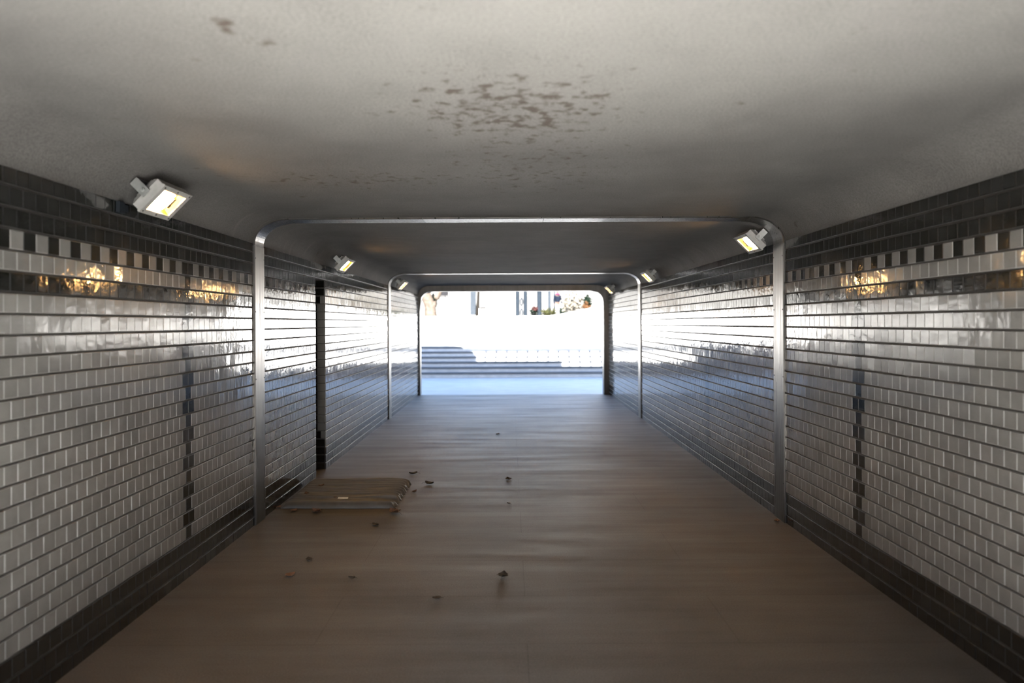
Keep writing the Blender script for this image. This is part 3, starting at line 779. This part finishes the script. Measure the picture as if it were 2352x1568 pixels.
def skin_obj(name, verts, edges, mat, parent, root=0, sub=2):
    me = bpy.data.meshes.new(name); me.from_pydata([v[:3] for v in verts], edges, [])
    o = bpy.data.objects.new(name, me); COL.objects.link(o); o.parent = parent
    me.materials.append(mat)
    o.modifiers.new('skin', 'SKIN').use_smooth_shade = True
    for i, v in enumerate(verts):
        sv = me.skin_vertices[0].data[i]
        sv.radius = v[3] if isinstance(v[3], tuple) else (v[3], v[3]); sv.use_root = (i == root)
    ss = o.modifiers.new('smooth', 'SUBSURF'); ss.levels = sub; ss.render_levels = sub
    return o
def person():
    c = D(1281, 731, 42)
    root = empty('person', (c.x, c.y, UZ)); root.rotation_euler = (0, 0, math.radians(200))
    tag(root, 'person in a navy jacket, pink scarf and white trousers standing by the posts', 'person')
    V = [(0,0,0.94,(0.15,0.11)),(0,0,1.10,(0.13,0.10)),(0,0,1.28,(0.155,0.11)),(0,0,1.42,(0.10,0.08)),(0,0.01,1.50,(0.052,0.052)),(0,0.025,1.58,(0.075,0.085)),(0,0.02,1.66,(0.072,0.09)),(0,0.0,1.71,(0.045,0.05)),
         (0.18,0,1.39,0.055),(0.24,-0.02,1.12,0.042),(0.23,0.06,0.88,0.032),(0.225,0.09,0.80,(0.022,0.035)),
         (-0.18,0,1.39,0.055),(-0.24,-0.02,1.12,0.042),(-0.23,0.08,0.89,0.032),(-0.225,0.11,0.81,(0.022,0.035)),
         (0.09,0,0.88,0.085),(0.095,0.10,0.48,0.058),(0.095,0.08,0.09,0.04),(0.10,0.22,0.035,0.035),
         (-0.09,0,0.88,0.085),(-0.095,-0.03,0.48,0.058),(-0.095,-0.14,0.11,0.04),(-0.10,0.0,0.035,0.035)]
    E = [(0,1),(1,2),(2,3),(3,4),(4,5),(5,6),(6,7),(3,8),(8,9),(9,10),(10,11),(3,12),(12,13),(13,14),(14,15),(0,16),(16,17),(17,18),(18,19),(0,20),(20,21),(21,22),(22,23)]
    for s, (hx, hy, hz) in ((1, (0.225,0.09,0.80)), (-1, (-0.225,0.11,0.81))):
        b = 11 if s > 0 else 15
        for k, (dy, L) in enumerate(((-0.024,0.055),(-0.008,0.068),(0.008,0.064),(0.024,0.050))):
            i = len(V); V.append((hx, hy+dy, hz-0.035, 0.009)); V.append((hx-s*0.006, hy+dy*1.1+0.01, hz-0.035-L*0.55, 0.008)); V.append((hx-s*0.018, hy+dy+0.016, hz-0.035-L, 0.007))
            E += [(b, i), (i, i+1), (i+1, i+2)]
        i = len(V); V.append((hx-s*0.006, hy+0.036, hz-0.004, 0.010)); V.append((hx-s*0.016, hy+0.052, hz-0.040, 0.008)); E += [(b, i), (i, i+1)]
    body = skin_obj('body', V, E, M['skin'], root)
    skin_obj('jacket', [(0,0,0.98,(0.19,0.15)),(0,0,1.12,(0.165,0.13)),(0,0,1.28,(0.19,0.14)),(0,0,1.42,(0.135,0.105)),(0.19,0,1.385,0.075),(0.25,-0.02,1.12,0.062),(0.24,0.055,0.90,0.050),(-0.19,0,1.385,0.075),(-0.25,-0.02,1.12,0.062),(-0.24,0.075,0.91,0.050)],
             [(0,1),(1,2),(2,3),(3,4),(4,5),(5,6),(3,7),(7,8),(8,9)], M['navy'], root)
    skin_obj('trousers', [(0,0,0.96,(0.18,0.14)),(0.10,0,0.86,0.115),(0.10,0.10,0.48,0.088),(0.10,0.08,0.10,0.072),(-0.10,0,0.86,0.115),(-0.10,-0.03,0.48,0.088),(-0.10,-0.14,0.12,0.072)],
             [(0,1),(1,2),(2,3),(0,4),(4,5),(5,6)], M['whitecloth'], root)
    sc = MB(); n = 20
    for dz, rr in ((1.475, 0.125), (1.515, 0.105)):
        sc.tube([(rr*math.cos(2*PI*k/n), 0.005+rr*0.85*math.sin(2*PI*k/n), dz+0.012*math.sin(4*PI*k/n)) for k in range(n+1)], 0.042, 10, caps=False)
    so = sc.build('scarf', M['pink']); so.parent = root
    skin_obj('hair', [(0,-0.03,1.58,(0.070,0.055)),(0,-0.035,1.66,(0.088,0.075)),(0,-0.005,1.725,(0.07,0.07))], [(0,1),(1,2)], M['hair'], root)
    fa = MB(); fa.tube([(0,0.105,1.625),(0,0.128,1.597),(0,0.108,1.588)], [0.009,0.014,0.008], 8)
    f = fa.build('nose', M['skin'], None); f.parent = body
    for sx in (-0.03, 0.03):
        e = MB(); e.lathe((sx, 0.102, 1.632), [(0.001,-0.009),(0.008,-0.005),(0.010,0),(0.008,0.005),(0.001,0.009)], 10); q = e.build('eye', M['whitecloth'], None); q.parent = body
    mo = MB(); mo.tube([(-0.024,0.100,1.560),(0,0.110,1.557),(0.024,0.100,1.560)], [0.004,0.007,0.004], 8); q = mo.build('mouth', M['pink'], None); q.parent = body
    sh = []
    for x, y, z in ((0.10,0.15,0.03),(-0.10,-0.07,0.03)):
        s_ = MB(); s_.tube([(x,y-0.11,z+0.02),(x,y-0.05,z+0.025),(x,y+0.05,z+0.012),(x,y+0.13,z)], [0.035,0.046,0.043,0.026], 12)
        q = s_.build('shoe', M['blackpot'], None); q.parent = root
person()

# ------------------------------------------------------------------ light
w = bpy.data.worlds.new('sky'); S.world = w; w.use_nodes = True
nt = w.node_tree; bg = nt.nodes['Background']
sky = nt.nodes.new('ShaderNodeTexSky'); sky.sky_type = 'NISHITA'; sky.sun_disc = False
sky.sun_elevation = SUN_EL; sky.sun_rotation = math.radians(180); sky.altitude = 50; sky.dust_density = 0.6; sky.ozone_density = 1.6
nt.links.new(sky.outputs[0], bg.inputs[0]); bg.inputs[1].default_value = 1.5
sd = bpy.data.lights.new('sun', 'SUN'); sd.energy = 165.0; sd.color = (1.0, 0.97, 0.92); sd.angle = math.radians(0.53)
so = bpy.data.objects.new('sun', sd); COL.objects.link(so)
d = Vector((0.05, math.cos(SUN_EL), -math.sin(SUN_EL)))
so.rotation_euler = d.to_track_quat('-Z', 'Y').to_euler(); so.location = (0, -20, 20)

# ------------------------------------------------------------------ camera
cd = bpy.data.cameras.new('camera'); cam = bpy.data.objects.new('camera', cd); COL.objects.link(cam)
cam.location = (0, 0, CAM_H)
cam.matrix_world = Matrix.Translation((0, 0, CAM_H)) @ Matrix.Rotation(PI/2, 4, 'X') @ Matrix.Rotation(-ROLL, 4, 'Z')
cd.sensor_width = 36.0; cd.lens = 24.0
cd.shift_x = 4/2352; cd.shift_y = -42/2352
cd.clip_start = 0.05; cd.clip_end = 300
cd.dof.use_dof = True; cd.dof.focus_distance = 6.0; cd.dof.aperture_fstop = 1.3
S.camera = cam

S.view_settings.view_transform = 'Standard'; S.view_settings.look = 'None'
S.view_settings.exposure = 0.0; S.view_settings.gamma = 1.0; S.view_settings.use_curve_mapping = False
c = S.cycles
c.use_denoising = True; c.denoiser = 'OPENIMAGEDENOISE'; c.max_bounces = 12; c.diffuse_bounces = 6; c.glossy_bounces = 6
c.caustics_reflective = True; c.sample_clamp_indirect = 12.0; c.blur_glossy = 0.4
